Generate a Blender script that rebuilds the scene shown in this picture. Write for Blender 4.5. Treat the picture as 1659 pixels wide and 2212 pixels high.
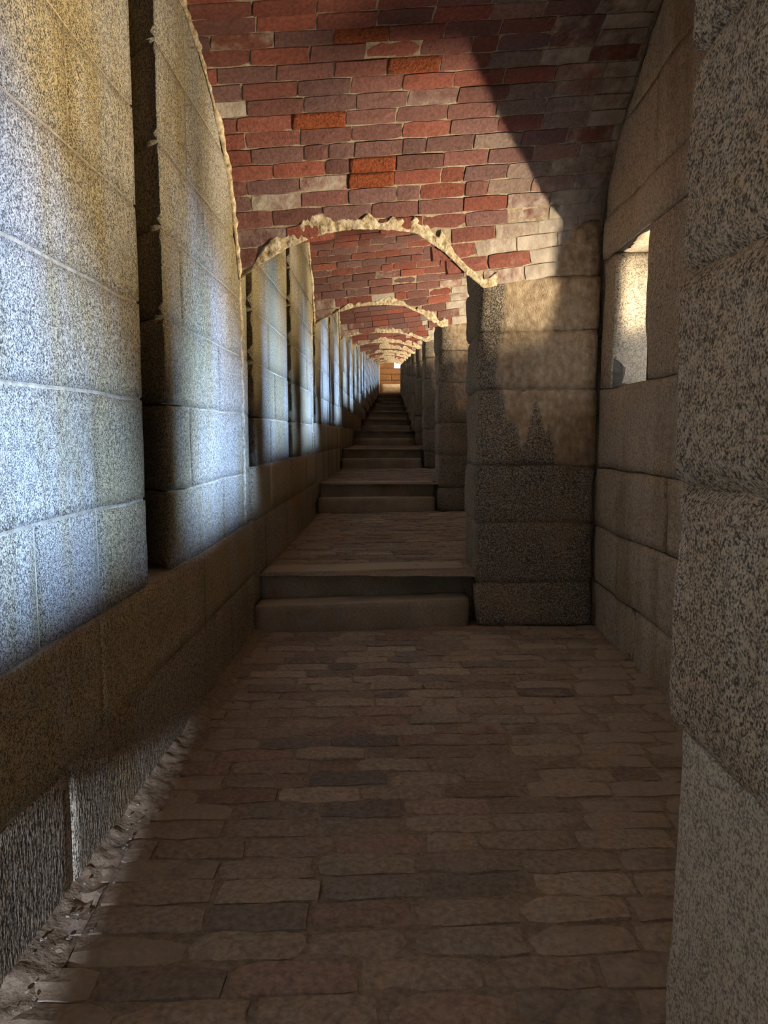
import bpy, math, random
import numpy as np
from mathutils import Matrix, Vector

# ------------------------------------------------------------------ camera, world, lights, exposure
S = 0.8                     # plan units -> metres (a riser is 0.21 units = 0.17 m)
EYE = 1.55
scene = bpy.context.scene
for o in list(bpy.data.objects):
    bpy.data.objects.remove(o)
COL = scene.collection

cam_d = bpy.data.cameras.new('camera')
cam_d.sensor_fit = 'VERTICAL'
cam_d.sensor_height = 36.0
cam_d.lens = 1600.0 / 2212.0 * 36.0
cam_d.clip_start = 0.02
cam = bpy.data.objects.new('camera', cam_d)
COL.objects.link(cam)
PITCH = math.atan((1106 - 940) / 1600.0)
YAW = math.atan((847 - 829.5) / 1600.0)
cam.location = (0, 0, EYE * S)
cam.rotation_euler = (math.pi / 2 - PITCH, 0, YAW)
scene.camera = cam

world = bpy.data.worlds.new('sky')
scene.world = world
world.use_nodes = True
wn = world.node_tree.nodes
bg = wn['Background']
bg.inputs[0].default_value = (0.62, 0.78, 1.0, 1)
bg.inputs[1].default_value = 2.0

SKY_W, GROUND_W, SUN_E = 62.0, 40.0, 1.6
SKY_C, GROUND_C = (0.36, 0.56, 1.0), (1.0, 0.83, 0.58)

sun_d = bpy.data.lights.new('low_daylight', 'SUN')
sun_d.energy = SUN_E
sun_d.angle = math.radians(1.2)
sun_d.color = (0.80, 0.86, 1.0)
sun = bpy.data.objects.new('low_daylight', sun_d)
COL.objects.link(sun)
sun.rotation_euler = Vector((-0.07, 1.0, -0.23)).to_track_quat('-Z', 'Y').to_euler()
sun.location = (0, -6 * S, 4 * S)

scene.view_settings.view_transform = 'Standard'
scene.view_settings.look = 'None'
scene.view_settings.gamma = 1.0
scene.view_settings.use_curve_mapping = False
scene.view_settings.exposure = 1.15
scene.cycles.use_denoising = True
scene.cycles.max_bounces = 5
scene.cycles.diffuse_bounces = 4
scene.cycles.glossy_bounces = 1
scene.cycles.caustics_reflective = False
scene.cycles.caustics_refractive = False
scene.cycles.use_adaptive_sampling = True
scene.cycles.adaptive_threshold = 0.12
scene.cycles.adaptive_min_samples = 16
scene.cycles.light_sampling_threshold = 0.03
scene.cycles.sample_clamp_indirect = 4.0

rng = np.random.default_rng(7)
random.seed(7)

# ------------------------------------------------------------------ layout (plan units: x right, y ahead, z up)
XL, XR, XP = -1.09, 1.66, 0.69        # left wall, right wall, side of the piers
PER, RISE, NB = 5.08, 0.42, 12        # bay length, rise for each bay, number of bays ahead
PIER0, PIERT = 5.98, 0.93             # front of the first pier ahead, pier thickness
SLOTS = {0: ((-1.75, -1.45), (0.57, 0.80)), 1: ((3.25, 3.58), (5.65, 5.88)), 2: ((7.81, 8.10), (10.38, 10.62)),
         3: ((12.96, 13.2), (15.46, 15.70)), 4: ((17.97, 18.2), (20.6, 20.82))}
for k in range(5, NB + 2):
    SLOTS[k] = tuple((a + PER * (k - 4), b + PER * (k - 4)) for a, b in SLOTS[4])
LC = [0, .45, .88, 1.27, 1.70, 2.11, 2.52, 2.91, 3.36, 3.82, 4.3]      # courses of the left wall
RC = [0, .35, .82, 1.29, 1.91, 2.91, 3.22, 3.8, 4.4, 4.9]              # courses of the right wall
PC = [0, .35, .83, 1.30, 1.91, 2.37, 2.79, 3.22]                       # courses of a pier
WINS = ((2.42, 3.14), (4.98, 5.70))   # window openings along a bay
WZ = (1.91, 2.91)
WT = 0.80                             # thickness of the right wall
SLIT_Z = (2.09, 2.265)


def lift(k):
    return RISE * (k - 1)


def adv(k):
    return PER * (k - 1)


# ------------------------------------------------------------------ noise
def _hash(ix, iy, iz, seed):
    n = (ix.astype(np.int64) * 374761393 + iy.astype(np.int64) * 668265263 + iz.astype(np.int64) * 2147483647 + seed * 974711) & 0xffffffff
    n = ((n ^ (n >> 13)) * 1274126177) & 0xffffffff
    n = ((n ^ (n >> 16)) * 2246822519) & 0xffffffff
    return ((n ^ (n >> 15)) & 0xffff) / 65535.0


def vnoise(P, f, seed=0):
    Q = np.asarray(P) * f
    I = np.floor(Q).astype(np.int64)
    T = Q - I
    T = T * T * (3 - 2 * T)
    r = 0
    for dx in (0, 1):
        for dy in (0, 1):
            for dz in (0, 1):
                w = (T[:, 0] if dx else 1 - T[:, 0]) * (T[:, 1] if dy else 1 - T[:, 1]) * (T[:, 2] if dz else 1 - T[:, 2])
                r = r + w * _hash(I[:, 0] + dx, I[:, 1] + dy, I[:, 2] + dz, seed)
    return r * 2 - 1


def fbm(P, f, seed=0, octs=3):
    r, a = 0, 1.0
    for i in range(octs):
        r = r + a * vnoise(P, f * 2 ** i, seed + i * 17)
        a *= .5
    return r / 1.75


# ------------------------------------------------------------------ objects
def mesh(name, V, F, mat, smooth=True):
    me = bpy.data.meshes.new(name)
    me.from_pydata((np.asarray(V, float) * S).tolist(), [], F if isinstance(F, list) else F.tolist())
    me.materials.append(mat)
    if smooth:
        me.polygons.foreach_set('use_smooth', [True] * len(me.polygons))
    me.update()
    return me


def link(name, data, parent=None, loc=(0, 0, 0), kind=None):
    o = bpy.data.objects.new(name, data)
    COL.objects.link(o)
    o.location = Vector(loc) * S
    if parent is not None:
        o.parent = parent
    if kind:
        o['kind'] = kind
    return o


def part(name, V, F, mat, parent, kind=None, smooth=True, base=(0, 0, 0)):
    """V in plan units; the object's origin is put at the piece's centre. base = the parent's place."""
    V = np.asarray(V, float)
    c = (V.min(0) + V.max(0)) / 2
    return link(name, mesh(name, V - c, F, mat, smooth), parent, c - np.asarray(base), kind)


def boxgrid(lo, hi, res):
    lo, hi = np.array(lo, float), np.array(hi, float)
    s = hi - lo
    res = np.array(res if np.ndim(res) else [res] * 3, float)
    n = np.maximum(1, np.round(s / res).astype(int))
    nx, ny, nz = n
    I, J, K = np.meshgrid(np.arange(nx + 1), np.arange(ny + 1), np.arange(nz + 1), indexing='ij')
    m = (I == 0) | (I == nx) | (J == 0) | (J == ny) | (K == 0) | (K == nz)
    idx = -np.ones(m.shape, int)
    idx[m] = np.arange(m.sum())
    P = np.stack([I[m] / nx, J[m] / ny, K[m] / nz], 1) * s
    q = []

    def face(A, flip):
        a, b, c, d = A[:-1, :-1].ravel(), A[1:, :-1].ravel(), A[1:, 1:].ravel(), A[:-1, 1:].ravel()
        q.append(np.stack([a, d, c, b] if flip else [a, b, c, d], 1))
    face(idx[:, :, 0], True); face(idx[:, :, nz], False)
    face(idx[:, 0, :], False); face(idx[:, ny, :], True)
    face(idx[0, :, :], True); face(idx[nx, :, :], False)
    return P, np.concatenate(q), s


def rock(lo, hi, res=.06, rad=.012, bulge=0.0, rough=.004, margin=.07, warp=.008, seed=0, wf=3.0, wx=1.0):
    """A dressed or rock-faced stone: rounded arrises, drafted margin, swelling face."""
    P, Q, s = boxgrid(lo, hi, res)
    lo = np.array(lo, float)
    rad = min(rad, s.min() * .3)
    D = np.concatenate([P, s - P], 1)
    second = np.sort(D, 1)[:, 1]
    C = np.clip(P, rad, s - rad)
    d = P - C
    L = np.linalg.norm(d, axis=1, keepdims=True)
    N = d / np.maximum(L, 1e-9)
    W = C + N * rad + lo
    mk = np.clip(second / margin, 0, 1)
    mk = mk * mk * (3 - 2 * mk)
    sd = W + seed * 3.17
    disp = rough * fbm(sd, 9, 3)
    if bulge:
        disp = disp + mk * (bulge * (.55 + .45 * fbm(sd, 2.2, 11)) + bulge * .38 * fbm(sd, 7, 5))
    W = W + N * disp[:, None]
    if warp:
        W = W + warp * np.stack([wx * vnoise(W, wf, 21), vnoise(W, wf, 22), vnoise(W, wf, 23)], 1)
    return W, Q


def joined(chunks):
    V, F, n = [], [], 0
    for v, f in chunks:
        V.append(np.asarray(v)); F.append(np.asarray(f) + n); n += len(v)
    return np.concatenate(V), np.concatenate(F)


def plain_box(lo, hi):
    P, Q, s = boxgrid(lo, hi, 1e6)
    return P + np.array(lo), Q


def tag(o, label, cat, group=None):
    o['label'] = label
    o['category'] = cat
    if group:
        o['group'] = group
    return o


# ------------------------------------------------------------------ materials
class NT:
    def __init__(self, name):
        self.m = bpy.data.materials.new(name)
        self.m.use_nodes = True
        self.t = self.m.node_tree
        self.b = self.t.nodes['Principled BSDF']
        self.b.inputs['Specular IOR Level'].default_value = 0.25
        self.pos = self.t.nodes.new('ShaderNodeNewGeometry').outputs['Position']

    def set(self, sock, v):
        if isinstance(v, (int, float)):
            sock.default_value = v
        elif isinstance(v, tuple):
            sock.default_value = v if len(v) == 4 or sock.type == 'VECTOR' else (*v, 1)
        else:
            self.t.links.new(v, sock)

    def scaled(self, sc, off=(0, 0, 0)):
        n = self.t.nodes.new('ShaderNodeMapping')
        self.t.links.new(self.pos, n.inputs[0])
        n.inputs['Scale'].default_value = sc
        n.inputs['Location'].default_value = off
        return n.outputs[0]

    def noise(self, scale, vec=None, detail=3, rough=.55, dist=0):
        n = self.t.nodes.new('ShaderNodeTexNoise')
        self.t.links.new(vec or self.pos, n.inputs['Vector'])
        n.inputs['Scale'].default_value = scale
        n.inputs['Detail'].default_value = detail
        n.inputs['Roughness'].default_value = rough
        n.inputs['Distortion'].default_value = dist
        return n.outputs['Fac']

    def ramp(self, fac, stops, interp='LINEAR'):
        n = self.t.nodes.new('ShaderNodeValToRGB')
        self.set(n.inputs[0], fac)
        e = n.color_ramp
        e.interpolation = interp
        while len(e.elements) < len(stops):
            e.elements.new(.5)
        for el, (p, c) in zip(e.elements, stops):
            el.position = p
            el.color = (*c, 1) if isinstance(c, tuple) else (c, c, c, 1)
        return n.outputs[0]

    def mix(self, fac, a, b, mode='MIX'):
        n = self.t.nodes.new('ShaderNodeMix')
        n.data_type = 'RGBA'
        n.blend_type = mode
        self.set(n.inputs[0], fac); self.set(n.inputs[6], a); self.set(n.inputs[7], b)
        return n.outputs[2]

    def math(self, op, a, b=0.0, clamp=False):
        n = self.t.nodes.new('ShaderNodeMath')
        n.operation = op
        n.use_clamp = clamp
        self.set(n.inputs[0], a); self.set(n.inputs[1], b)
        return n.outputs[0]

    def sep(self, v=None):
        n = self.t.nodes.new('ShaderNodeSeparateXYZ')
        self.t.links.new(v or self.pos, n.inputs[0])
        return n.outputs

    def smooth(self, v, a, b):
        n = self.t.nodes.new('ShaderNodeMapRange')
        n.interpolation_type = 'SMOOTHSTEP'
        self.set(n.inputs[0], v)
        n.inputs[1].default_value = a
        n.inputs[2].default_value = b
        return n.outputs[0]

    def bump(self, h, strength=.5, dist=.01, after=None):
        n = self.t.nodes.new('ShaderNodeBump')
        n.inputs['Strength'].default_value = strength
        n.inputs['Distance'].default_value = dist
        self.set(n.inputs['Height'], h)
        if after is not None:
            self.t.links.new(after, n.inputs['Normal'])
        return n.outputs[0]

    def done(self, col, rough=.9, normal=None):
        self.set(self.b.inputs['Base Color'], col)
        self.set(self.b.inputs['Roughness'], rough)
        if normal is not None:
            self.t.links.new(normal, self.b.inputs['Normal'])
        return self.m


def granite(name, dark, mid, light, stain=None, stain_amt=.5, grain=150, bump=.5, tooled=False, tan=None, sh=0.0, st=(.68, .90)):
    n = NT(name)
    g = n.noise(grain, detail=2, rough=.6)
    g2 = n.noise(grain * .33, detail=2, rough=.5)
    f = n.math('ADD', n.math('MULTIPLY', g, .72), n.math('MULTIPLY', g2, .28))
    col = n.ramp(f, [(.40 + sh, dark), (.485 + sh, mid), (.58 + sh, light)])
    big = n.noise(1.1, detail=4, rough=.6)
    col = n.mix(1.0, col, n.ramp(big, [(.3, .78), (.7, 1.12)]), 'MULTIPLY')
    if stain:
        runs = n.noise(2.6, n.scaled((1, 1, .14)), detail=4, rough=.62)
        soft = n.noise(1.5, n.scaled((1, 1, .6), (7, 3, 1)), detail=3)
        m = n.math('MULTIPLY', n.smooth(n.math('ADD', runs, n.math('MULTIPLY', soft, .5)), *st), stain_amt)
        col = n.mix(m, col, n.mix(1.0, col, stain, 'MULTIPLY'))
    if tan:
        runs = n.noise(3.2, n.scaled((1, 1, .18), (2, 9, 4)), detail=5, rough=.62)
        col = n.mix(n.smooth(runs, .5, .66), col, tan)
    h = n.math('ADD', g, n.math('MULTIPLY', n.noise(grain * .2, detail=3), .9))
    if tooled:
        t = n.noise(85, n.scaled((1, 1, .36)), detail=2, rough=.6)
        nn = n.bump(t, 1.0, .012)
        nn = n.bump(h, bump, .004, nn)
    else:
        nn = n.bump(h, bump, .005)
    rgh = .62 if tooled else .85
    return n.done(col, rgh, nn)


M = {}
M['granite'] = granite('pale speckled granite', (.070, .062, .050), (.30, .275, .225), (.62, .57, .47), stain=(.86, .73, .42), stain_amt=.85, grain=250, sh=.012, st=(.64, .86))
M['granite_low'] = granite('golden stained granite', (.14, .128, .105), (.52, .48, .40), (.85, .80, .68), stain=(.92, .83, .60), stain_amt=.85, grain=250, sh=.005, st=(.5, .8))
M['granite_tooled'] = granite('tooled granite', (.10, .088, .07), (.36, .325, .26), (.64, .58, .48), stain=(.88, .76, .48), stain_amt=.7, tooled=True)
M['granite_rock'] = granite('rock faced granite', (.11, .094, .078), (.42, .365, .30), (.78, .69, .575), grain=185, bump=.8, stain=(.75, .6, .42), stain_amt=.5)
M['granite_brown'] = granite('brown weathered granite', (.28, .235, .175), (.46, .39, .295), (.60, .52, .40), grain=110, bump=.5, stain=(.62, .52, .40), stain_amt=.7)


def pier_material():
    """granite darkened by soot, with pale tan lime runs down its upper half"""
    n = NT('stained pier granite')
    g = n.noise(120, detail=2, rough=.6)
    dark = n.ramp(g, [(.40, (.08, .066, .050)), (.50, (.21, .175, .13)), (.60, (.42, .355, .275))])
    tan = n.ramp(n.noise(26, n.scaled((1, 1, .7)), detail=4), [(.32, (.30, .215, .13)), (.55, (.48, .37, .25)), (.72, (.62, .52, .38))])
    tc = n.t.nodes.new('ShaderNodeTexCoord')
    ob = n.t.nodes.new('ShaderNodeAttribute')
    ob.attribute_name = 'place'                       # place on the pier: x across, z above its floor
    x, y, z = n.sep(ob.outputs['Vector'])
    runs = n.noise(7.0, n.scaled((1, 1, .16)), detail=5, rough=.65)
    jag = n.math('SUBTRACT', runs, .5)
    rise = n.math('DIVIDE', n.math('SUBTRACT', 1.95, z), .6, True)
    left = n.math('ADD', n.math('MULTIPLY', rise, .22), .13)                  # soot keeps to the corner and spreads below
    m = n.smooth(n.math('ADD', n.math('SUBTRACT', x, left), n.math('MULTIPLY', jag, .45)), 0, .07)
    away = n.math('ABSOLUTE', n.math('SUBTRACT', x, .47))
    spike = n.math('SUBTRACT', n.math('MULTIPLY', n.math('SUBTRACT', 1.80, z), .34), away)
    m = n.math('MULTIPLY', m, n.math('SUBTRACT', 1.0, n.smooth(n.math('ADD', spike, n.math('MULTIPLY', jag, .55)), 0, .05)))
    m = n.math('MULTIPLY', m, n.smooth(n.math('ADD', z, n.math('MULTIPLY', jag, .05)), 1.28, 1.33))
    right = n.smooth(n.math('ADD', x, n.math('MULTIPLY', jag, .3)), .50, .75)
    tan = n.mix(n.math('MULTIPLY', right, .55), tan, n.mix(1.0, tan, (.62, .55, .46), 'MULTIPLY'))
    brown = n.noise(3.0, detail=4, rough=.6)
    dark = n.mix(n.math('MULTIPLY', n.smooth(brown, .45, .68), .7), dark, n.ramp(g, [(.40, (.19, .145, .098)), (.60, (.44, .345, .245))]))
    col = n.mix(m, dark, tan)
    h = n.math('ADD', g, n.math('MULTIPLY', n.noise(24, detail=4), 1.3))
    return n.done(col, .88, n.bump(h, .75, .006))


M['pier'] = pier_material()


def lime_plaster():
    n = NT('cream lime')
    a = n.noise(30, detail=5, rough=.65)
    col = n.ramp(a, [(.3, (.20, .14, .075)), (.48, (.50, .40, .25)), (.66, (.78, .70, .54))])
    return n.done(col, .9, n.bump(a, .9, .015))


def mortar_mat(name, c0, c1, sc=40):
    n = NT(name)
    a = n.noise(sc, detail=4, rough=.6)
    return n.done(n.ramp(a, [(.35, c0), (.65, c1)]), .95, n.bump(a, .7, .006))


M['lime'] = lime_plaster()
M['mortar'] = mortar_mat('cream mortar', (.22, .17, .11), (.44, .37, .26))
M['pointing'] = mortar_mat('pale lime pointing', (.36, .29, .19), (.62, .54, .40))
M['mortar_dark'] = mortar_mat('grey mortar', (.13, .105, .078), (.24, .195, .145))
M['earth'] = mortar_mat('dusty joint fill', (.25, .195, .14), (.42, .335, .25), 60)
M['rubble'] = mortar_mat('dark rubble', (.05, .04, .03), (.10, .08, .06), 12)


def brick_mat(name, attr, floor=False):
    n = NT(name)
    if attr:
        a = n.t.nodes.new('ShaderNodeAttribute')
        a.attribute_name = 'tint'
        base, lime = a.outputs['Color'], a.outputs['Alpha']
    else:
        a = n.t.nodes.new('ShaderNodeObjectInfo')
        base, lime = a.outputs['Color'], a.outputs['Alpha']
    fine = n.noise(55, detail=4, rough=.65)
    mid = n.noise(9, detail=4, rough=.6)
    col = n.mix(1.0, base, n.ramp(fine, [(.3, .62), (.7, 1.3)]), 'MULTIPLY')
    if floor:
        dust = n.smooth(n.math('ADD', mid, lime), .80, 1.15)
        col = n.mix(dust, col, n.ramp(fine, [(.3, (.38, .31, .235)), (.7, (.50, .41, .315))]))
        nn = n.bump(n.math('ADD', fine, n.math('MULTIPLY', mid, 1.2)), .5, .005)
        return n.done(col, .8, nn)
    drip = n.noise(16, n.scaled((1, 1, .5)), detail=5, rough=.7)
    wash = n.smooth(n.math('ADD', n.math('ADD', n.math('MULTIPLY', mid, .55), n.math('MULTIPLY', drip, .45)), lime), .86, 1.22)
    col = n.mix(wash, col, n.ramp(drip, [(.3, (.30, .25, .205)), (.7, (.52, .46, .395))]))
    nn = n.bump(n.math('ADD', fine, n.math('MULTIPLY', mid, 1.4)), .75, .007)
    return n.done(col, .9, nn)


M['brick'] = brick_mat('red brick', False)
M['brick_joined'] = brick_mat('red brickwork', True)
M['paver'] = brick_mat('worn floor brick', False, True)
M['paver_joined'] = brick_mat('worn floor brickwork', True, True)


def crumbly():
    n = NT('crumbling orange brick')
    a = n.noise(70, detail=4, rough=.7)
    return n.done(n.ramp(a, [(.35, (.15, .038, .016)), (.6, (.36, .095, .036))]), .95, n.bump(a, 1.0, .02))


M['crumbly'] = crumbly()


def stepstone():
    n = NT('brown step stone')
    a = n.noise(90, detail=3, rough=.6)
    b = n.noise(3.5, detail=4)
    col = n.mix(1.0, n.ramp(a, [(.35, (.30, .24, .168)), (.65, (.43, .35, .255))]), n.ramp(b, [(.3, .75), (.7, 1.15)]), 'MULTIPLY')
    nrm = n.t.nodes.new('ShaderNodeNewGeometry').outputs['Normal']
    up = n.smooth(n.sep(nrm)[2], .6, .95)                     # upward faces are paler
    col = n.mix(n.math('MULTIPLY', up, .75), col, (.58, .49, .375))
    return n.done(col, .85, n.bump(a, .35, .003))


M['step'] = stepstone()
M['granite_window'] = granite('cream speckled granite', (.20, .165, .115), (.44, .38, .285), (.64, .56, .44), grain=130, bump=.8, stain=(.62, .52, .40), stain_amt=.5)
M['granite_smooth'] = granite('smooth brown granite', (.26, .225, .18), (.58, .50, .40), (.82, .73, .60), grain=170, bump=.4)
M['end_stone'] = granite('orange brown end wall stone', (.12, .060, .026), (.22, .115, .05), (.34, .19, .09), grain=60)

# ------------------------------------------------------------------ vault geometry
# pairs of points (y, z) on the left wall and on the right wall, from the crown of a bay down to its far springing
VL = np.array([(3.55, 3.83), (4.05, 3.78), (4.40, 3.69), (4.66, 3.57), (4.90, 3.42), (5.07, 3.26), (5.18, 3.10), (5.25, 2.94), (5.38, 2.66), (5.46, 2.40)])
VR = np.array([(4.15, 4.36), (4.70, 4.27), (5.06, 4.15), (5.29, 4.00), (5.53, 3.83), (5.72, 3.66), (5.92, 3.50), (6.03, 3.36), (6.06, 3.14), (6.08, 2.85)])


def _spl(P, n=400):
    d = np.r_[0, np.cumsum(np.linalg.norm(np.diff(P, axis=0), axis=1))]
    u = np.linspace(0, d[-1], n)
    Q = np.stack([np.interp(u, d, P[:, i]) for i in (0, 1)], 1)
    for _ in range(60):
        Q[1:-1] = (Q[:-2] + 2 * Q[1:-1] + Q[2:]) / 4
    return Q


def _pairs(n=600):
    """both curves over one parameter, spaced evenly along the middle of the vault"""
    k = np.arange(len(VL))
    u = np.linspace(0, len(VL) - 1, n)
    A = np.stack([np.interp(u, k, VL[:, i]) for i in (0, 1)], 1)
    B = np.stack([np.interp(u, k, VR[:, i]) for i in (0, 1)], 1)
    ker = np.hanning(61); ker /= ker.sum()
    for C in (A, B):
        for i in (0, 1):
            pad = np.r_[2 * C[0, i] - C[30:0:-1, i], C[:, i], 2 * C[-1, i] - C[-2:-32:-1, i]]
            C[:, i] = np.convolve(pad, ker, 'valid')
    mid = (A + B) / 2
    d = np.r_[0, np.cumsum(np.linalg.norm(np.diff(mid, axis=0), axis=1))]
    v = np.linspace(0, d[-1], n)
    A = np.stack([np.interp(v, d, A[:, i]) for i in (0, 1)], 1)
    B = np.stack([np.interp(v, d, B[:, i]) for i in (0, 1)], 1)
    return A, B, d[-1]


VA, VB, VLEN = _pairs()
TT = np.linspace(0, 1, len(VA))
VX0, VX1 = XL - .08, XR + .02


def vpt(x, t, near=False):
    """point on the vault of bay 1 (near: the half that faces ahead)"""
    x, t = np.broadcast_arrays(np.asarray(x, float), np.asarray(t, float))
    s = (x - XL) / (XR - XL)
    y = np.interp(t, TT, VA[:, 0]) * (1 - s) + np.interp(t, TT, VB[:, 0]) * s
    z = np.interp(t, TT, VA[:, 1]) * (1 - s) + np.interp(t, TT, VB[:, 1]) * s
    if near:
        yc = VA[0, 0] * (1 - s) + VB[0, 0] * s
        y = 2 * yc - y
    return np.stack([x, y, z], -1)


ARCH = np.array([(-1.25, 2.50), (-1.08, 2.66), (-.94, 2.76), (-.74, 2.88), (-.48, 2.99), (-.29, 3.03), (0, 3.05), (.18, 3.04), (.39, 2.93), (.57, 2.78), (.69, 2.70), (.95, 2.60)])


def arch(x, k):
    a = np.interp(x, ARCH[:, 0], ARCH[:, 1])
    if k > 1:
        a = np.where(a > 2.72, 2.72 + (a - 2.72) * (.75 if k == 2 else .40), a)
    return a


# ------------------------------------------------------------------ left wall
wl_back = plain_box((XL - .75, -4.2, -1.2), (XL - .30, 70, 11.5))
wall_left = link('wall_left', mesh('wall_left', *wl_back, M['mortar_dark']), kind='structure')
JOINTS = {  # vertical joints seen in the first bay: course -> y
    0: (2.38, 4.9), 1: (2.69, 4.22), 2: (2.23, 2.71, 4.75), 3: (2.72, 4.01), 4: (1.2, 4.7), 5: (1.3, 3.91), 6: (2.6, 4.6), 7: (1.9, 4.1)}
JG = .0055
far_blocks, mortars = [], []
for k in range(0, NB + 1):
    (a0, a1), (b0, b1) = SLOTS[k]
    start = SLOTS[k - 1][1][1] if k > 0 else -4.2
    low_end = b0 + .15
    low_start = SLOTS[k - 1][1][0] + .15 if k > 0 else -4.2
    for ci in range(len(LC) - 1):
        z0, z1 = LC[ci] + lift(k), LC[ci + 1] + lift(k)
        if ci == 0:
            z0 -= .25
        spans = [(low_start, low_end)] if ci < 2 else [(start, a0), (a1, b0)]
        for y0, y1 in spans:
            if k == 1:
                cuts = [j for j in JOINTS.get(ci, ()) if y0 + .2 < j < y1 - .2]
            else:
                r2 = random.Random(k * 100 + ci * 7 + int(y0 * 10))
                step = r2.uniform(.9, 1.5)
                cuts = list(np.arange(y0 + r2.uniform(.5, 1.2), y1 - .35, step))
            ys = [y0, *cuts, y1]
            for q in range(len(ys) - 1):
                proud = random.uniform(-.001, .004)
                near = k in (1,)
                V, F = rock((XL - .32, ys[q] + JG, z0 + JG), (XL + proud, ys[q + 1] - JG, z1 - JG),
                            res=(.11, .055, .055) if near else ((.16, .12, .14) if k < 4 else (.32, .3, .3)), rad=.0035,
                            rough=.002, warp=.010, seed=k * 50 + ci * 5 + q,
                            bulge=.008 if ci >= 6 else (.004 if ci == 0 else .002), wf=4, wx=.15)
                if ci >= 2 and q == 0:      # chase shaped to give a dark band: near end of each stone undercut
                    wgt = np.clip(1 - (V[:, 1] - ys[0]) / .45, 0, 1)
                    V[:, 1] += wgt * 1.0 * np.clip(XL - V[:, 0], 0, 1)
                mat = M['granite_tooled'] if ci == 0 else M['granite_low'] if ci == 1 else M['granite']
                if k in (1, 2, 3) and ci < 9:
                    part('stone_block', V, F, mat, wall_left)
                else:
                    far_blocks.append((V, F))
            # pointing, a little behind the faces
            mortars.append(plain_box((XL - .30, y0 + (.34 if ci >= 2 else .02), z0), (XL - .0035, y1 - .02, z1)))
for k in (1, 2, 3, 4):      # a raised strip of old lime pointing at the end of each bay
    yb = SLOTS[k][1][0]
    V, F = rock((XL - .02, yb - .26, .90 + lift(k)), (XL + .009, yb - .20, 2.72 + lift(k)), res=(.03, .015, .03), rad=.006, rough=.008, warp=.008, wf=9, seed=k)
    part('pointing_strip', V, F, M['lime'], wall_left)
V, F = joined(far_blocks)
part('masonry', V, F, M['granite'], wall_left, kind='stuff')
V, F = joined(mortars)
part('mortar', V, F, M['pointing'], wall_left, kind='stuff')

# ------------------------------------------------------------------ right wall and windows
wr_out = []
wall_right = link('wall_right', None, kind='structure')
RJ = {0: (5.0, ), 1: (5.42, 4.2), 2: (4.5, ), 3: (4.4, 3.3), 6: (4.9, ), 5: (4.3, )}
far_blocks, mortars = [], []
nwin = 0
for k in range(0, NB + 1):
    ya, yb = PIER0 + PIERT + adv(k - 1), PIER0 + adv(k)
    if k == 0:
        ya = -3.3
    wy = [(a + adv(k), b + adv(k)) for a, b in WINS if a + adv(k) > ya]
    for ci in range(len(RC) - 1):
        z0, z1 = RC[ci] + lift(k), RC[ci + 1] + lift(k)
        if ci == 0:
            z0 -= .75
        spans = [(ya - .9, yb + .02)]
        if ci == 4:
            spans, c = [], ya - .9
            for a, b in wy:
                spans.append((c, a)); c = b
            spans.append((c, yb + .02))
        for y0, y1 in spans:
            cuts = [j for j in RJ.get(ci, ()) if y0 + .15 < j < y1 - .15] if k == 1 else []
            ys = [y0, *cuts, y1]
            for q in range(len(ys) - 1):
                V, F = rock((XR + random.uniform(-.01, .008), ys[q] + .005, z0 + .005), (XR + WT, ys[q + 1] - .005, z1 - .005),
                            res=(.12, .05, .05) if k == 1 else .4, rad=.006, bulge=.010, rough=.006, margin=.05, warp=.012 if k == 1 else 0, seed=k * 31 + ci * 3 + q)
                if k == 1 and ci < 9:
                    part('stone_block', V, F, M['granite_brown'] if ci != 4 else M['granite_window'] if 'granite_window' in M else M['granite_brown'], wall_right)
                else:
                    far_blocks.append((V, F))
            mortars.append(plain_box((XR + .015, y0 + .01, z0), (XR + WT - .02, y1 - .01, z1)))
    # windows: an outer slab with a narrow slit at the end of each deep opening
    for a, b in wy:
        nwin += 1
        z0, z1 = WZ[0] + lift(k), WZ[1] + lift(k)
        sa, sb = a + .02, a + .44
        s0, s1 = SLIT_Z[0] + lift(k), SLIT_Z[1] + lift(k)
        X0, X1 = XR + WT + .003, XR + WT + .15
        w = link('window_%d' % nwin, None, loc=(X0, (a + b) / 2, z0), kind='structure')
        bs = (X0, (a + b) / 2, z0)
        for nm, lo, hi in (('sill', (X0, a - .3, z0 - .2), (X1, b + .2, s0)), ('lintel', (X0, a - .3, s1), (X1, b + .2, z1 + .2)),
                           ('jamb', (X0, a - .3, s0 + .003), (X1, sa, s1 - .003)), ('jamb', (X0, sb, s0 + .003), (X1, b + .2, s1 - .003))):
            V, F = rock(lo, hi, res=.1 if k == 1 else .4, rad=.008, seed=nwin)
            part(nm, V, F, M['granite'], w, base=bs)
        for nm, e, colr, tilt, spread, la, lb in (('sky_light', SKY_W, SKY_C, (-1, -.45, -.46), 70, sa + .16, sb), ('ground_light', GROUND_W, GROUND_C, (-1, -.14, .85), 102, sa, sa + .2)):
            ld = bpy.data.lights.new(nm, 'AREA')
            ld.shape = 'RECTANGLE'
            ld.size = (lb - la) * S
            ld.size_y = (s1 - s0) * S
            ld.energy = e
            ld.color = colr
            ld.spread = math.radians(spread)
            lo = bpy.data.objects.new(nm, ld)
            COL.objects.link(lo)
            lo.location = Vector((X1 + .03, (la + lb) / 2, (s0 + s1) / 2)) * S
            lo.rotation_euler = Vector(tilt).to_track_quat('-Z', 'Y').to_euler()
V, F = joined(far_blocks)
part('masonry', V, F, M['granite_brown'], wall_right, kind='stuff')
V, F = joined(mortars)
part('mortar', V, F, M['mortar_dark'], wall_right, kind='stuff')

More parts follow.
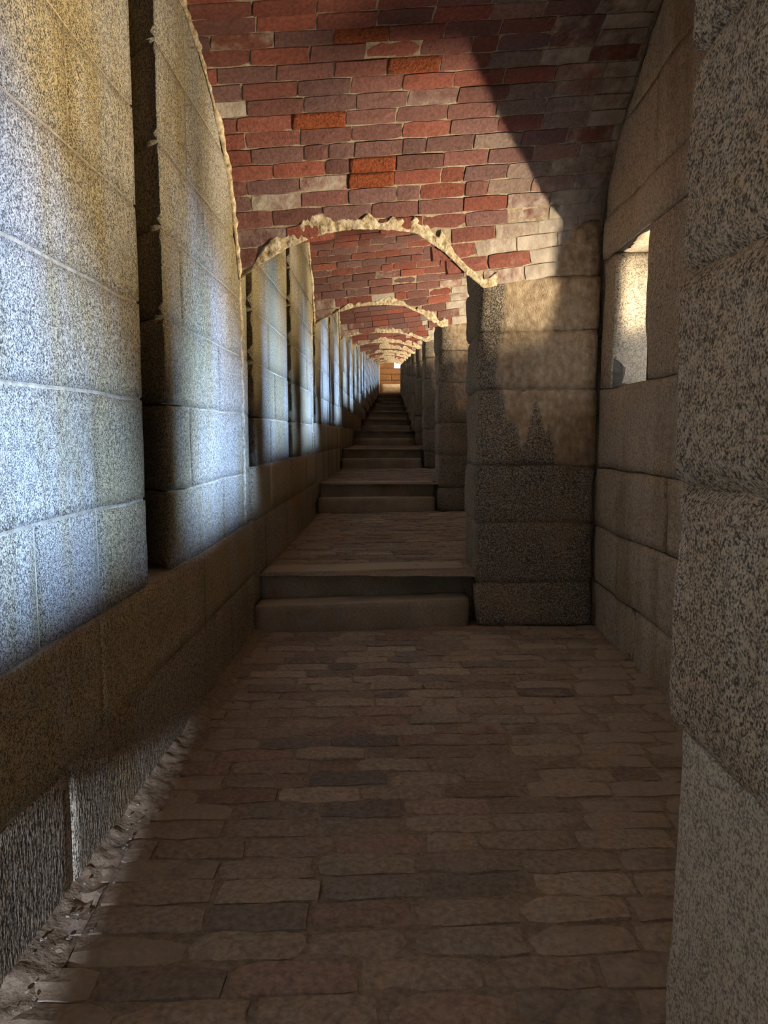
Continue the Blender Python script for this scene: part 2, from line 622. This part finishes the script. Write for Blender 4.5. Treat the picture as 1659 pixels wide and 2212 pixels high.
# ------------------------------------------------------------------ shell: roof, wall behind the viewer, far end
V, F = [], []
ys = np.array([-4.2, 70.0])
zr = np.array([4.6 + RISE * (y - 4) / PER + .3 for y in ys])
P = [(x, y, z + dz) for dz in (0, .2) for y, z in zip(ys, zr) for x in (XL - .75, XR + WT + .2)]
roof = part('roof', P, [[0, 1, 3, 2], [4, 6, 7, 5], [0, 4, 5, 1], [2, 3, 7, 6], [0, 2, 6, 4], [1, 5, 7, 3]], M['rubble'], None, kind='structure', smooth=False)
# wall behind: a narrow doorway on the left lets low daylight in
wb = [plain_box((XL - .35, -3.6, -1.0), (XL, -3.3, 5)), plain_box((-.556, -3.6, -1.0), (XR + WT, -3.3, 5)), plain_box((XL, -3.6, 1.72), (-.556, -3.3, 5))]
V, F = joined(wb)
part('wall_back', V, F, M['granite_brown'], None, kind='structure', smooth=False)

# ------------------------------------------------------------------ bricks
def brick_meshes(name, L, W, D, mat, n=6, jit=.0025, ch=.004):
    out = []
    for v in range(n):
        r = np.random.default_rng(100 + v)
        P, Q, s = boxgrid((0, 0, 0), (L, W, D), (L / 4, W / 2, D))
        P = P - s / 2
        # chamfered upper face: draw the top ring in and round the corners
        top = P[:, 2] > 0
        e = top & ((abs(P[:, 0]) > s[0] / 2 - 1e-6) | (abs(P[:, 1]) > s[1] / 2 - 1e-6))
        P[e, 2] -= ch
        inner = np.sign(P) * np.maximum(abs(P) - [0, 0, 0], 0)
        cor = e & (abs(P[:, 0]) > s[0] / 2 - 1e-6) & (abs(P[:, 1]) > s[1] / 2 - 1e-6)
        P[cor, :2] *= [1 - ch * 1.2 / L, 1 - ch * 2.0 / W]
        P[cor, 2] -= ch * .5
        P[top] += r.normal(0, jit, (top.sum(), 3)) * [1, .8, .5]
        out.append(mesh(name, P, Q, mat, False))
        out[-1]['np'] = 0
    return out


def raw_brick(L, W, D, ch=.008):
    P, Q, s = boxgrid((0, 0, 0), (L, W, D), (L, W, D))
    P = P - s / 2
    return P, Q


BL, BW, BD = .318, .100, .05
VB_M = brick_meshes('brick', BL, BW, BD, M['brick'], 8)
# crumbled bricks
VB_C = []
for v in range(3):
    P, Q, s = boxgrid((0, 0, 0), (BL, BW, BD), (BL / 14, BW / 5, BD))
    P = P - s / 2
    t = P[:, 2] > 0
    P[t, 2] += -.003 + .007 * fbm(P[t] + v * 9, 25, v)
    VB_C.append(mesh('brick', P, Q, M['crumbly']))

RED = [(.21, .072, .052), (.19, .070, .054), (.23, .074, .050), (.165, .072, .060), (.165, .084, .074), (.15, .068, .057), (.195, .062, .043), (.15, .080, .072), (.175, .075, .062)]


def vault_tint(p, k):
    """brick colour and lime cover (shade mixed in at the right) from where the brick lies in its bay"""
    x, y, z = p
    c = np.array(random.choice(RED)) * random.uniform(.8, 1.2)
    lime = random.gauss(0, .10)
    lime += .60 * np.clip((x - .75) / .6, 0, 1) + .22 * np.clip((-.55 - x) / .5, 0, 1)  # right side greyed for shadow along with real lime
    low = z - arch(x, k)
    lime += .20 * np.clip((.42 - low) / .4, 0, 1)
    if x > .7 and random.random() < .5:
        c = c * .6 + np.array((.26, .22, .18)) * .5
    if k >= 2:
        lime += .16 * np.clip((.45 - low) / .4, 0, 1)
    if x > .72 and z < 3.35:
        lime += .35
    if random.random() < .04:
        lime += .45
    return (*c, float(np.clip(lime, 0, 1)))


def frame(p, ex, ey, n, sx=1, sy=1, sz=1):
    m = Matrix((ex * sx, ey * sy, n * sz)).transposed().to_4x4()
    m.translation = Vector(p) * S
    return m


def put_brick(name, data, parent, m, color):
    o = bpy.data.objects.new(name, data)
    COL.objects.link(o)
    o.parent = parent
    o.matrix_local = m
    o.color = color
    return o


def vault_sites(k, near):
    """(centre, ex, ey, normal, length scale, width scale) for every brick of half a vault"""
    nc = int(round(VLEN / .1125))
    out = []
    for c in range(nc):
        t = (c + .5) / nc
        hdr = random.random() < .12
        off = random.uniform(0, .33) if not hdr else random.uniform(0, .16)
        x = VX0 - off
        while x < VX1:
            ln = (.165 if (hdr or random.random() < .06) else .33) * random.uniform(.96, 1.04)
            x0, x1 = max(x, VX0), min(x + ln, VX1)
            x += ln
            if x1 - x0 < .06:
                continue
            xc = (x0 + x1) / 2
            p = vpt(xc, t, near)
            if p[2] < arch(xc, k) + (.02 if not near else .36):
                continue
            ex = vpt(x1, t, near) - vpt(x0, t, near)
            d = vpt(xc, min(t + .5 / nc, 1), near) - vpt(xc, max(t - .5 / nc, 0), near)
            ln2 = np.linalg.norm(ex)
            ex = ex / ln2
            wd = np.linalg.norm(d)
            ey = d / max(wd, 1e-6)
            n = np.cross(ex, ey)
            if n[2] > 0:
                n = -n
            n /= np.linalg.norm(n)
            ey = np.cross(n, ex)
            out.append((p, ex, ey, n, (ln2 - .0075) / BL, max(.4, (wd - .0085) / BW), t))
    return out


CRUMBLE = [(-.50, 4.95), (-.10, 4.55), (.12, 4.87), (-.18, 5.32), (.22, 5.55), (-.33, 5.12), (.05, 5.22), (-.05, 4.30)]


def ceiling_bay(k):
    off = np.array((0, adv(k), lift(k)))
    base = np.array((XL, PIER0, 2.5)) + off
    # mortar bed behind the bricks, cut along the arch
    chunks = []
    for near in (False, True):
        xs = np.linspace(VX0, VX1, 96 if k < 4 else 48)
        ts = np.linspace(0, 1, 96 if k < 4 else 40)
        tf = np.linspace(0, 1, 500)
        te = []
        for x in xs:
            zc = vpt(np.full_like(tf, x), tf, near)[:, 2]
            te.append(tf[min(np.searchsorted(-zc, -(arch(x, k) + (.32 if near else 0))), 499)])
        T = ts[None, :] * np.array(te)[:, None]
        X = np.repeat(xs[:, None], len(ts), 1)
        P = vpt(X, T, near)
        dT = vpt(X, np.minimum(T + .01, 1), near) - vpt(X, np.maximum(T - .01, 0), near)
        dX = vpt(X + .01, T, near) - vpt(X - .01, T, near)
        N = np.cross(dX, dT)
        N *= -np.sign(N[..., 2:3] + 1e-9)
        N /= np.linalg.norm(N, axis=-1, keepdims=True)
        P = P + N * .003
        I = np.arange(X.size).reshape(X.shape)
        Q = np.stack([I[:-1, :-1], I[1:, :-1], I[1:, 1:], I[:-1, 1:]], -1).reshape(-1, 4)
        Vv = P.reshape(-1, 3).copy()
        chunks.append((Vv + off, Q))
    V, F = joined(chunks)
    used = np.unique(F)
    mp = -np.ones(len(V), int); mp[used] = np.arange(len(used))
    ceil = link('ceiling', mesh('ceiling', V[used] - base, mp[F], M['mortar'] if k == 1 else M['mortar']), None, base, 'structure')
    chunk, tints = [], []
    for near in (False, True):
        for p, ex, ey, n, sx, sy, t in vault_sites(k, near):
            tint = vault_tint(p, k)
            tilt = random.gauss(0, .008)
            pos = p + n * (-.010 + random.gauss(0, .003))
            if not near and k in (1, 2):
                data = random.choice(VB_M)
                if k == 1 and any(abs(p[0] - cx) < .13 and abs(p[1] - cy) < .045 for cx, cy in CRUMBLE):
                    data = random.choice(VB_C)
                m = frame(pos + off - base, Vector(ex), Vector(ey), Vector(n), sx, sy, 1)
                put_brick('brick', data, ceil, m, tint)
            else:
                P, Q = raw_brick(BL * sx, BW * sy, BD)
                chunk.append((P @ np.array([ex, ey, n]) + pos + off, Q))
                tints.append((tint, len(P)))
    if chunk:
        V, F = joined(chunk)
        o = part('brickwork', V, F, M['brick_joined'], ceil, kind='stuff', base=base, smooth=False)
        at = o.data.color_attributes.new('tint', 'FLOAT_COLOR', 'POINT')
        at.data.foreach_set('color', np.concatenate([np.tile(c, (n, 1)) for c, n in tints]).astype(np.float32).ravel())
    # soffit of the arch through the pier: rises with the stairs; with a crust of lime on its edge
    xs = np.linspace(XL - .05, XP + .12, 200 if k < 4 else 60)
    ts = np.linspace(0, 1, 500)
    rows = []
    edge_t = []
    for x in xs:
        P = vpt(np.full_like(ts, x), ts)
        a = arch(x, k)
        i = np.searchsorted(-P[:, 2], -a)
        edge_t.append(ts[min(i, len(ts) - 1)])
    edge_t = np.array(edge_t)
    E0 = vpt(xs, edge_t)
    E0[:, 2] = np.minimum(E0[:, 2], arch(xs, k)) if k else E0[:, 2]
    q3 = np.stack([xs, xs * 0 + k * 3.1, xs * 0], 1)
    lipw = np.clip(.045 + .11 * vnoise(q3, 3.5, 3) + .035 * vnoise(q3, 12, 4) + .018 * vnoise(q3, 31, 6), .008, .2) + np.exp(-((xs + .1) / .5) ** 2) * (.04 if k < 4 else .10)
    lipw += .05 * (xs > .35)
    rows = []
    nl = 10
    for j in range(nl + 1):
        f = j / nl
        tt = np.clip(edge_t - (1 - f) * lipw / VLEN, 0, 1)
        P = vpt(xs, tt)
        h = .017 + .006 * f
        h = h + .011 * fbm(P * [1.6, .5, .5] + k * 5, 20, 4, 2) + .010 * vnoise(P, 7, 8)
        P = P + np.stack([xs * 0, -h * .75, -h * .66], 1)
        if j == 0:
            P = P + np.array([0, .04, .03])
        rows.append(P)
    E0[:, 2] += .012 * vnoise(q3, 14, 9)
    for f in (.12, .5, 1.0):
        P = E0.copy()
        y1 = PIER0 + PIERT
        P[:, 1] = E0[:, 1] * (1 - f) + y1 * f
        P[:, 2] = E0[:, 2] + .46 * (P[:, 1] - E0[:, 1])
        rows.append(P)
    G = np.array(rows)
    I = np.arange(G.shape[0] * G.shape[1]).reshape(G.shape[:2])
    Q = np.stack([I[:-1, :-1], I[1:, :-1], I[1:, 1:], I[:-1, 1:]], -1).reshape(-1, 4)
    if k in (1, 2, 3):
        tf = np.linspace(0, .9, 120)
        for nm, xw, sg, rad_ in (('mortar_fillet', XL, 1, .034), ('mortar_fillet', XR, -1, .03)):
            C = vpt(np.full_like(tf, xw), tf)
            r_ = rad_ * (.75 + .5 * vnoise(C + k, 6, 2)) + .008 * vnoise(C, 24, 5)
            a_ = C + np.stack([tf * 0 - sg * .01, tf * 0, r_ * 0 + .02], 1)
            tn = np.gradient(C, axis=0); tn /= np.linalg.norm(tn, axis=1, keepdims=True)
            dn = np.stack([tf * 0, tn[:, 2], -tn[:, 1]], 1)
            dn *= -np.sign(dn[:, 2:3] + 1e-9)
            dn = np.where(dn[:, 2:3] > 0, -dn, dn)
            b_ = C + dn * (r_[:, None] * 1.1) + np.array([sg * .006, 0, 0])
            m_ = C + dn * (r_[:, None] * .75 + .012) + np.array([sg, 0, 0]) * (r_[:, None] * .55)
            c_ = C + dn * .018 + np.array([sg, 0, 0]) * (r_[:, None] * 1.1)
            G_ = np.array([b_, m_, c_, a_])
            I_ = np.arange(G_.shape[0] * G_.shape[1]).reshape(G_.shape[:2])
            Q_ = np.stack([I_[:-1, :-1], I_[1:, :-1], I_[1:, 1:], I_[:-1, 1:]], -1).reshape(-1, 4)
            part(nm, G_.reshape(-1, 3) + off, Q_, M['lime'] if sg > 0 else M['mortar_dark'], ceil, base=base)
    part('arch_edge', G.reshape(-1, 3) + off, Q, M['lime'], ceil, base=base)
    return ceil


for k in range(0, NB + 1):
    ceiling_bay(k)

# ------------------------------------------------------------------ piers
ORD = ['', 'first', 'second', 'third', 'fourth', 'fifth', 'sixth', 'seventh', 'eighth', 'ninth', 'tenth', 'eleventh', 'twelfth']
PLAB = {0: 'rock-faced granite pier cut off by the edge of the picture, closest to the viewer',
        1: 'broad stained granite pier with tan streaks beside the lowest two steps',
        2: 'granite pier just behind the broad stained pier, beside the third step'}
for k in range(0, NB + 1):
    y0, y1 = PIER0 + adv(k), PIER0 + PIERT + adv(k)
    zb = lift(k)
    bx = 0.5 * (XP + XR)
    base = (bx, (y0 + y1) / 2, zb)
    p = link('stone_pier', None, loc=base)
    tag(p, PLAB.get(k, 'granite pier beside the stairs, %s pier counting up from the lowest step' % ORD[k]), 'pier', 'granite piers along the stairs')
    courses = PC if k != 0 else [-.02 + .42, .83 + .42, 1.43 + .42, 1.92 + .42, 2.41 + .42, 2.95 + .42]
    if k == 0:
        courses = [-.25] + courses
    for ci in range(len(courses) - 1):
        z0, z1 = courses[ci] + zb, courses[ci + 1] + zb
        smooth_base = (k == 0 and ci < 2)
        dx = random.uniform(-.010, .010)
        V, F = rock((XP + dx + (.0 if not smooth_base else .022), y0 + random.uniform(-.012, .012), z0 + .005), (XR - .03, y1 + ((-.03 if smooth_base else random.uniform(-.03, .02)) if k == 0 else 0), z1 - .005),
                    res=.026 if k == 0 else .034 if k == 1 else .06 if k < 4 else .12, rad=.016 if k == 0 else .008,
                    bulge=.004 if smooth_base else .036 if k == 0 else .026, rough=.012, margin=.05, warp=.012, seed=k * 13 + ci + 1)
        mat = (M['granite_smooth'] if 'granite_smooth' in M else M['granite_brown']) if smooth_base else M['granite_rock'] if k == 0 else M['pier']
        o = part('stone_block', V, F, mat, p, base=base)
        if k > 0:
            at = o.data.attributes.new('place', 'FLOAT_VECTOR', 'POINT')
            at.data.foreach_set('vector', (V - np.array((XP, y0, zb))).astype(np.float32).ravel())
    V, F = plain_box((XP + (.05 if k == 0 else .016), y0 + .016, courses[0] + zb), (XR - .04, y1 - .035, courses[-1] + zb))
    part('mortar', V, F, M['mortar'], p, base=base)

# ------------------------------------------------------------------ steps
SLAB = {(1, 0): 'lowest brown stone step above the brick floor in front', (1, 1): 'second brown stone step from the bottom, edging the first brick landing',
        (2, 0): 'third stone step from the bottom, at the far side of the first landing', (2, 1): 'fourth stone step from the bottom'}
NUM = 'fifth sixth seventh eighth ninth tenth eleventh twelfth thirteenth fourteenth fifteenth sixteenth seventeenth eighteenth nineteenth twentieth twenty-first twenty-second twenty-third twenty-fourth'.split()
far_n = 0
for k in range(0, NB + 1):
    skew = .27 if k == 1 else .18
    nst = 2
    for i in range(nst):
        yl, yr = 5.72 + .31 * i + adv(k), 5.72 + skew + .31 * i + adv(k)
        z0, z1 = lift(k) - .05, lift(k) + .21 * (i + 1)
        dep = .29 if i == 0 else .36
        x0, x1 = XL + .004, XP - .055
        V, F = rock((x0, 0, z0), (x1, dep, z1), res=(.06, .06, .05) if k < 4 else (.3, .2, .1), rad=.014, rough=.004, warp=0, seed=k * 3 + i)
        V[:, 1] += yl + (yr - yl) * (V[:, 0] - x0) / (x1 - x0)
        V[:, 1] += .006 * vnoise(V, 2.5, 40 + i + k)
        V[:, 2] += .005 * vnoise(V, 2.0, 50 + i + k) * (V[:, 2] > z1 - .05)
        n = (k - 1) * 2 + i - 4
        lab = SLAB.get((k, i)) or ('%s stone step of the flight below the viewer' % ('lower', 'upper')[i] if k == 0 else '%s stone step counting up from the brick floor' % NUM[n])
        o = part('stone_step', V, F, M['step'], None)
        tag(o, lab, 'step', 'stone steps of the long stair')

# ------------------------------------------------------------------ floors
FL, FW, FD = .345, .128, .05
FB_M = brick_meshes('brick', FL, FW, FD, M['paver'], 8, .005, .008)
FT = [(.40, .315, .24), (.43, .34, .255), (.35, .275, .22), (.29, .24, .205), (.38, .27, .21), (.46, .375, .285), (.37, .305, .24)]


def floor_bay(k):
    zf = lift(k)
    ya = 5.72 + .31 + .30 + adv(k - 1)
    yb = 5.72 + .30 + adv(k)
    if k == 0:
        ya = -3.4
    base = np.array(((XL + XR) / 2, (ya + yb) / 2, zf))
    # bed of dusty earth, gently uneven
    xs, ys_ = np.linspace(XL - .02, XR + .05, 60), np.linspace(ya - .35, yb + .4, 100 if k < 3 else 20)
    X, Y = np.meshgrid(xs, ys_, indexing='ij')
    P = np.stack([X, Y, X * 0], -1).reshape(-1, 3)

    def ground(q):
        return zf + .010 * fbm(q * [1, 1, 0], 1.3, 6) - .006
    P[:, 2] = ground(P) - .010 + .006 * fbm(P, 8, 9)
    # below the steps the bed dips under them
    I = np.arange(len(P)).reshape(X.shape)
    Q = np.stack([I[:-1, :-1], I[1:, :-1], I[1:, 1:], I[:-1, 1:]], -1).reshape(-1, 4)
    Vb, Qb = plain_box((XL - .3, (6.3 + adv(k - 1)) if k else -3.6, zf - 1.4), (XR + WT, 6.36 + adv(k), zf - .035))
    P, Q = joined([(P, Q), (Vb, Qb)])
    fl = link('floor', mesh('floor', P - base, Q, M['earth']), None, base, 'structure')
    chunk, tints = [], []
    rows = int((yb - ya + .1) / .1385)
    x_hi = XR + .02
    cnt = 0
    for r_ in range(rows, -1, -1):
        y = ya + .05 + r_ * .1385
        x = XL + .02 - random.uniform(0, .34)
        while x < x_hi - .05:
            ln = .358 * random.uniform(.93, 1.06)
            if random.random() < .08:
                ln *= .55
            x0, x1 = max(x, XL + .02), min(x + ln, x_hi)
            x += ln
            if x1 - x0 < .08:
                continue
            xc = (x0 + x1) / 2
            yy = y + .045 * (xc) + random.gauss(0, .004) + .012 * math.sin(xc * 1.7 + k)
            if yy + .07 > yb - .28 + .28 * (xc - XL) / 1.78 + .02 and xc < XP + .02:
                continue
            if xc > XP - .05 and (yy > PIER0 + adv(k) - .03 or yy < PIER0 + PIERT + adv(k - 1) + .03):
                continue
            g = ground(np.array([[xc, yy, 0.]]))[0]
            z = g - FD / 2 + .004 + random.gauss(0, .003)
            c = np.array(random.choice(FT)) * random.uniform(.8, 1.2)
            dust = .30 + random.gauss(0, .10) + .22 * max(0, (xc - .3)) + (.3 if xc < XL + .30 else 0) - .14 * math.exp(-((xc + .25) / .5) ** 2)
            tint = (*c, float(np.clip(dust, 0, 1)))
            rot = random.gauss(.045, .012)
            if k == 1 and yy > 1.7 or k == 2:
                m = Matrix.Translation(Vector((xc, yy, z)) * S - Vector(base) * S) @ Matrix.Rotation(rot, 4, 'Z') @ Matrix.Rotation(random.gauss(0, .006), 4, 'X') @ Matrix.Diagonal(((x1 - x0 - .012) / FL, 1, 1, 1))
                put_brick('brick', random.choice(FB_M), fl, m, tint)
                cnt += 1
            else:
                Pb, Qb = raw_brick(x1 - x0 - .012, FW, FD)
                chunk.append((Pb + [xc, yy, z], Qb))
                tints.append((tint, len(Pb)))
    if chunk:
        V, F = joined(chunk)
        o = part('brickwork', V, F, M['paver_joined'], fl, kind='stuff', base=base, smooth=False)
        at = o.data.color_attributes.new('tint', 'FLOAT_COLOR', 'POINT')
        at.data.foreach_set('color', np.concatenate([np.tile(c, (n, 1)) for c, n in tints]).astype(np.float32).ravel())
    return fl


for k in range(0, NB + 1):
    floor_bay(k)

# ------------------------------------------------------------------ far end
yE = 67.5
zf = lift(NB + 1)
for i in range(4):
    y = PIER0 + adv(NB) + 1.6 + i * .45
    V, F = rock((XL, y, zf - .1), (XR, y + (.445 if i < 3 else 1.0), zf + .225 * (i + 1)), res=.4, rad=.01, warp=0)
    o = part('stone_step', V, F, M['step'], None)
    tag(o, 'dark stone step in the topmost flight before the end wall, %s of four' % ['lowest', 'second', 'third', 'uppermost'][i], 'step', 'stone steps of the long stair')
zt = zf + .9
V, F = plain_box((XL, y + .5, zt - .3), (XR, yE + .3, zt))
part('floor', V, F, M['earth'], None, kind='structure', smooth=False)
wall_end = link('wall_end', None, loc=(0, yE, zt), kind='structure')
W0, W1, WZ0, WZ1 = .17, .86, zt + 1.6, zt + 2.5
zz = [zt - .2, zt + .5, zt + 1.05, zt + 1.6, zt + 2.5, zt + 3.4]
for ci in range(5):
    spans = [(XL - .4, W0), (W1, XR + .8)] if ci == 3 else [(XL - .4, -.1), (-.1, XR + .8)] if ci % 2 else [(XL - .4, XR + .8)]
    for a, b in spans:
        V, F = rock((a + .01, yE, zz[ci] + .01), (b - .01, yE + .4, zz[ci + 1] - .01), res=.12, rad=.03, bulge=.03, warp=0, seed=ci)
        part('stone_block', V, F, M['end_stone'], wall_end, base=(0, yE, zt))

# ------------------------------------------------------------------ dirt and chips along the foot of the left wall
xs, ys_ = np.linspace(0, 1, 14), np.linspace(1.5, 5.70, 240)
X, Y = np.meshgrid(xs, ys_, indexing='ij')
wid = .10 + .05 * vnoise(np.stack([Y.ravel(), Y.ravel() * 0, Y.ravel() * 0], 1), 3, 5).reshape(Y.shape)
PX = XL - .02 + X * (wid + .02)
P = np.stack([PX, Y, X * 0], -1).reshape(-1, 3)
hgt = (1 - X.ravel()) ** 1.5 * .035 * (1 + .8 * vnoise(P, 6, 31)) + .012 * np.clip(vnoise(P, 28, 33), 0, 1) - .012 * X.ravel()
P[:, 2] = hgt + .004
I = np.arange(len(P)).reshape(X.shape)
Q = np.stack([I[:-1, :-1], I[1:, :-1], I[1:, 1:], I[:-1, 1:]], -1).reshape(-1, 4)
d = part('dirt', P, Q, M['earth'], None, kind='stuff')
tag(d, 'dusty earth swept against the foot of the granite wall', 'dirt')
M['chip'] = mortar_mat('pale stone chip', (.26, .23, .19), (.42, .39, .33), 90)
ch = []
r5 = np.random.default_rng(5)
for i in range(70):
    y = 1.6 + 4.0 * r5.random() ** 1.3
    x = XL + .03 + abs(r5.normal(0, .07))
    sz = r5.uniform(.002, .0055)
    P, Q, s_ = boxgrid((0, 0, 0), (sz * 2, sz * r5.uniform(1, 2), sz), 1)
    P = P + r5.normal(0, sz * .25, P.shape)
    ang = r5.uniform(0, 6.28)
    c, sn = math.cos(ang), math.sin(ang)
    P = P @ np.array([[c, sn, 0], [-sn, c, 0], [0, 0, 1]])
    ch.append((P + [x, y, .004 + .03 * max(0, 1 - (x - XL) / .1)], Q))
V, F = joined(ch)
g = part('gravel', V, F, M['chip'], None, kind='stuff', smooth=False)
tag(g, 'tiny pale stone chips scattered along the foot of the wall', 'gravel')

# solid masonry behind the end wall and around the last landing
bk = [plain_box((XL - .8, yE + .36, zt - 1.5), (W0 - .02, yE + .5, zt + 3.8)), plain_box((W1 + .02, yE + .36, zt - 1.5), (XR + WT, yE + .5, zt + 3.8)),
      plain_box((W0 - .02, yE + .36, zt - 1.5), (W1 + .02, yE + .5, WZ0 - .02)), plain_box((W0 - .02, yE + .36, WZ1 + .02), (W1 + .02, yE + .5, zt + 3.8)),
      plain_box((XL - .32, SLOTS[NB][1][0], zt - 2.0), (XL - .002, yE + .1, zt + 3.8)), plain_box((XR + .3, PIER0 + adv(NB), zt - 2.0), (XR + WT, 63.6, zt + 3.8)), plain_box((XR + .3, 65.2, zt - 2.0), (XR + WT, yE + .4, zt + 3.8)),
      plain_box((XR + .3, 63.6, zt - 2.0), (XR + WT, 65.2, zt + .9)), plain_box((XR + .3, 63.6, zt + 2.3), (XR + WT, 65.2, zt + 3.8)),
      plain_box((XL - .3, PIER0 + adv(NB) + 1.2, zf - 1.4), (XR + WT, yE + .4, zf - .12)), plain_box((XL - .3, PIER0 + adv(NB) + 1.0, zt + 2.75), (XR + WT, yE + .4, zt + 3.0))]
V, F = joined(bk)
part('backing', V, F, M['end_stone'], wall_end, kind='stuff', smooth=False, base=(0, yE, zt))

# lamp and wide side opening, both added to brighten the end wall
ld = bpy.data.lights.new('ground_light', 'AREA')
ld.shape = 'RECTANGLE'
ld.size, ld.size_y = 1.5 * S, 1.3 * S
ld.energy = 150
ld.color = GROUND_C
lo = bpy.data.objects.new('ground_light', ld)
COL.objects.link(lo)
lo.location = Vector((XR + WT + .1, 64.4, zt + 1.6)) * S
lo.rotation_euler = Vector((-1, .5, .1)).to_track_quat('-Z', 'Y').to_euler()
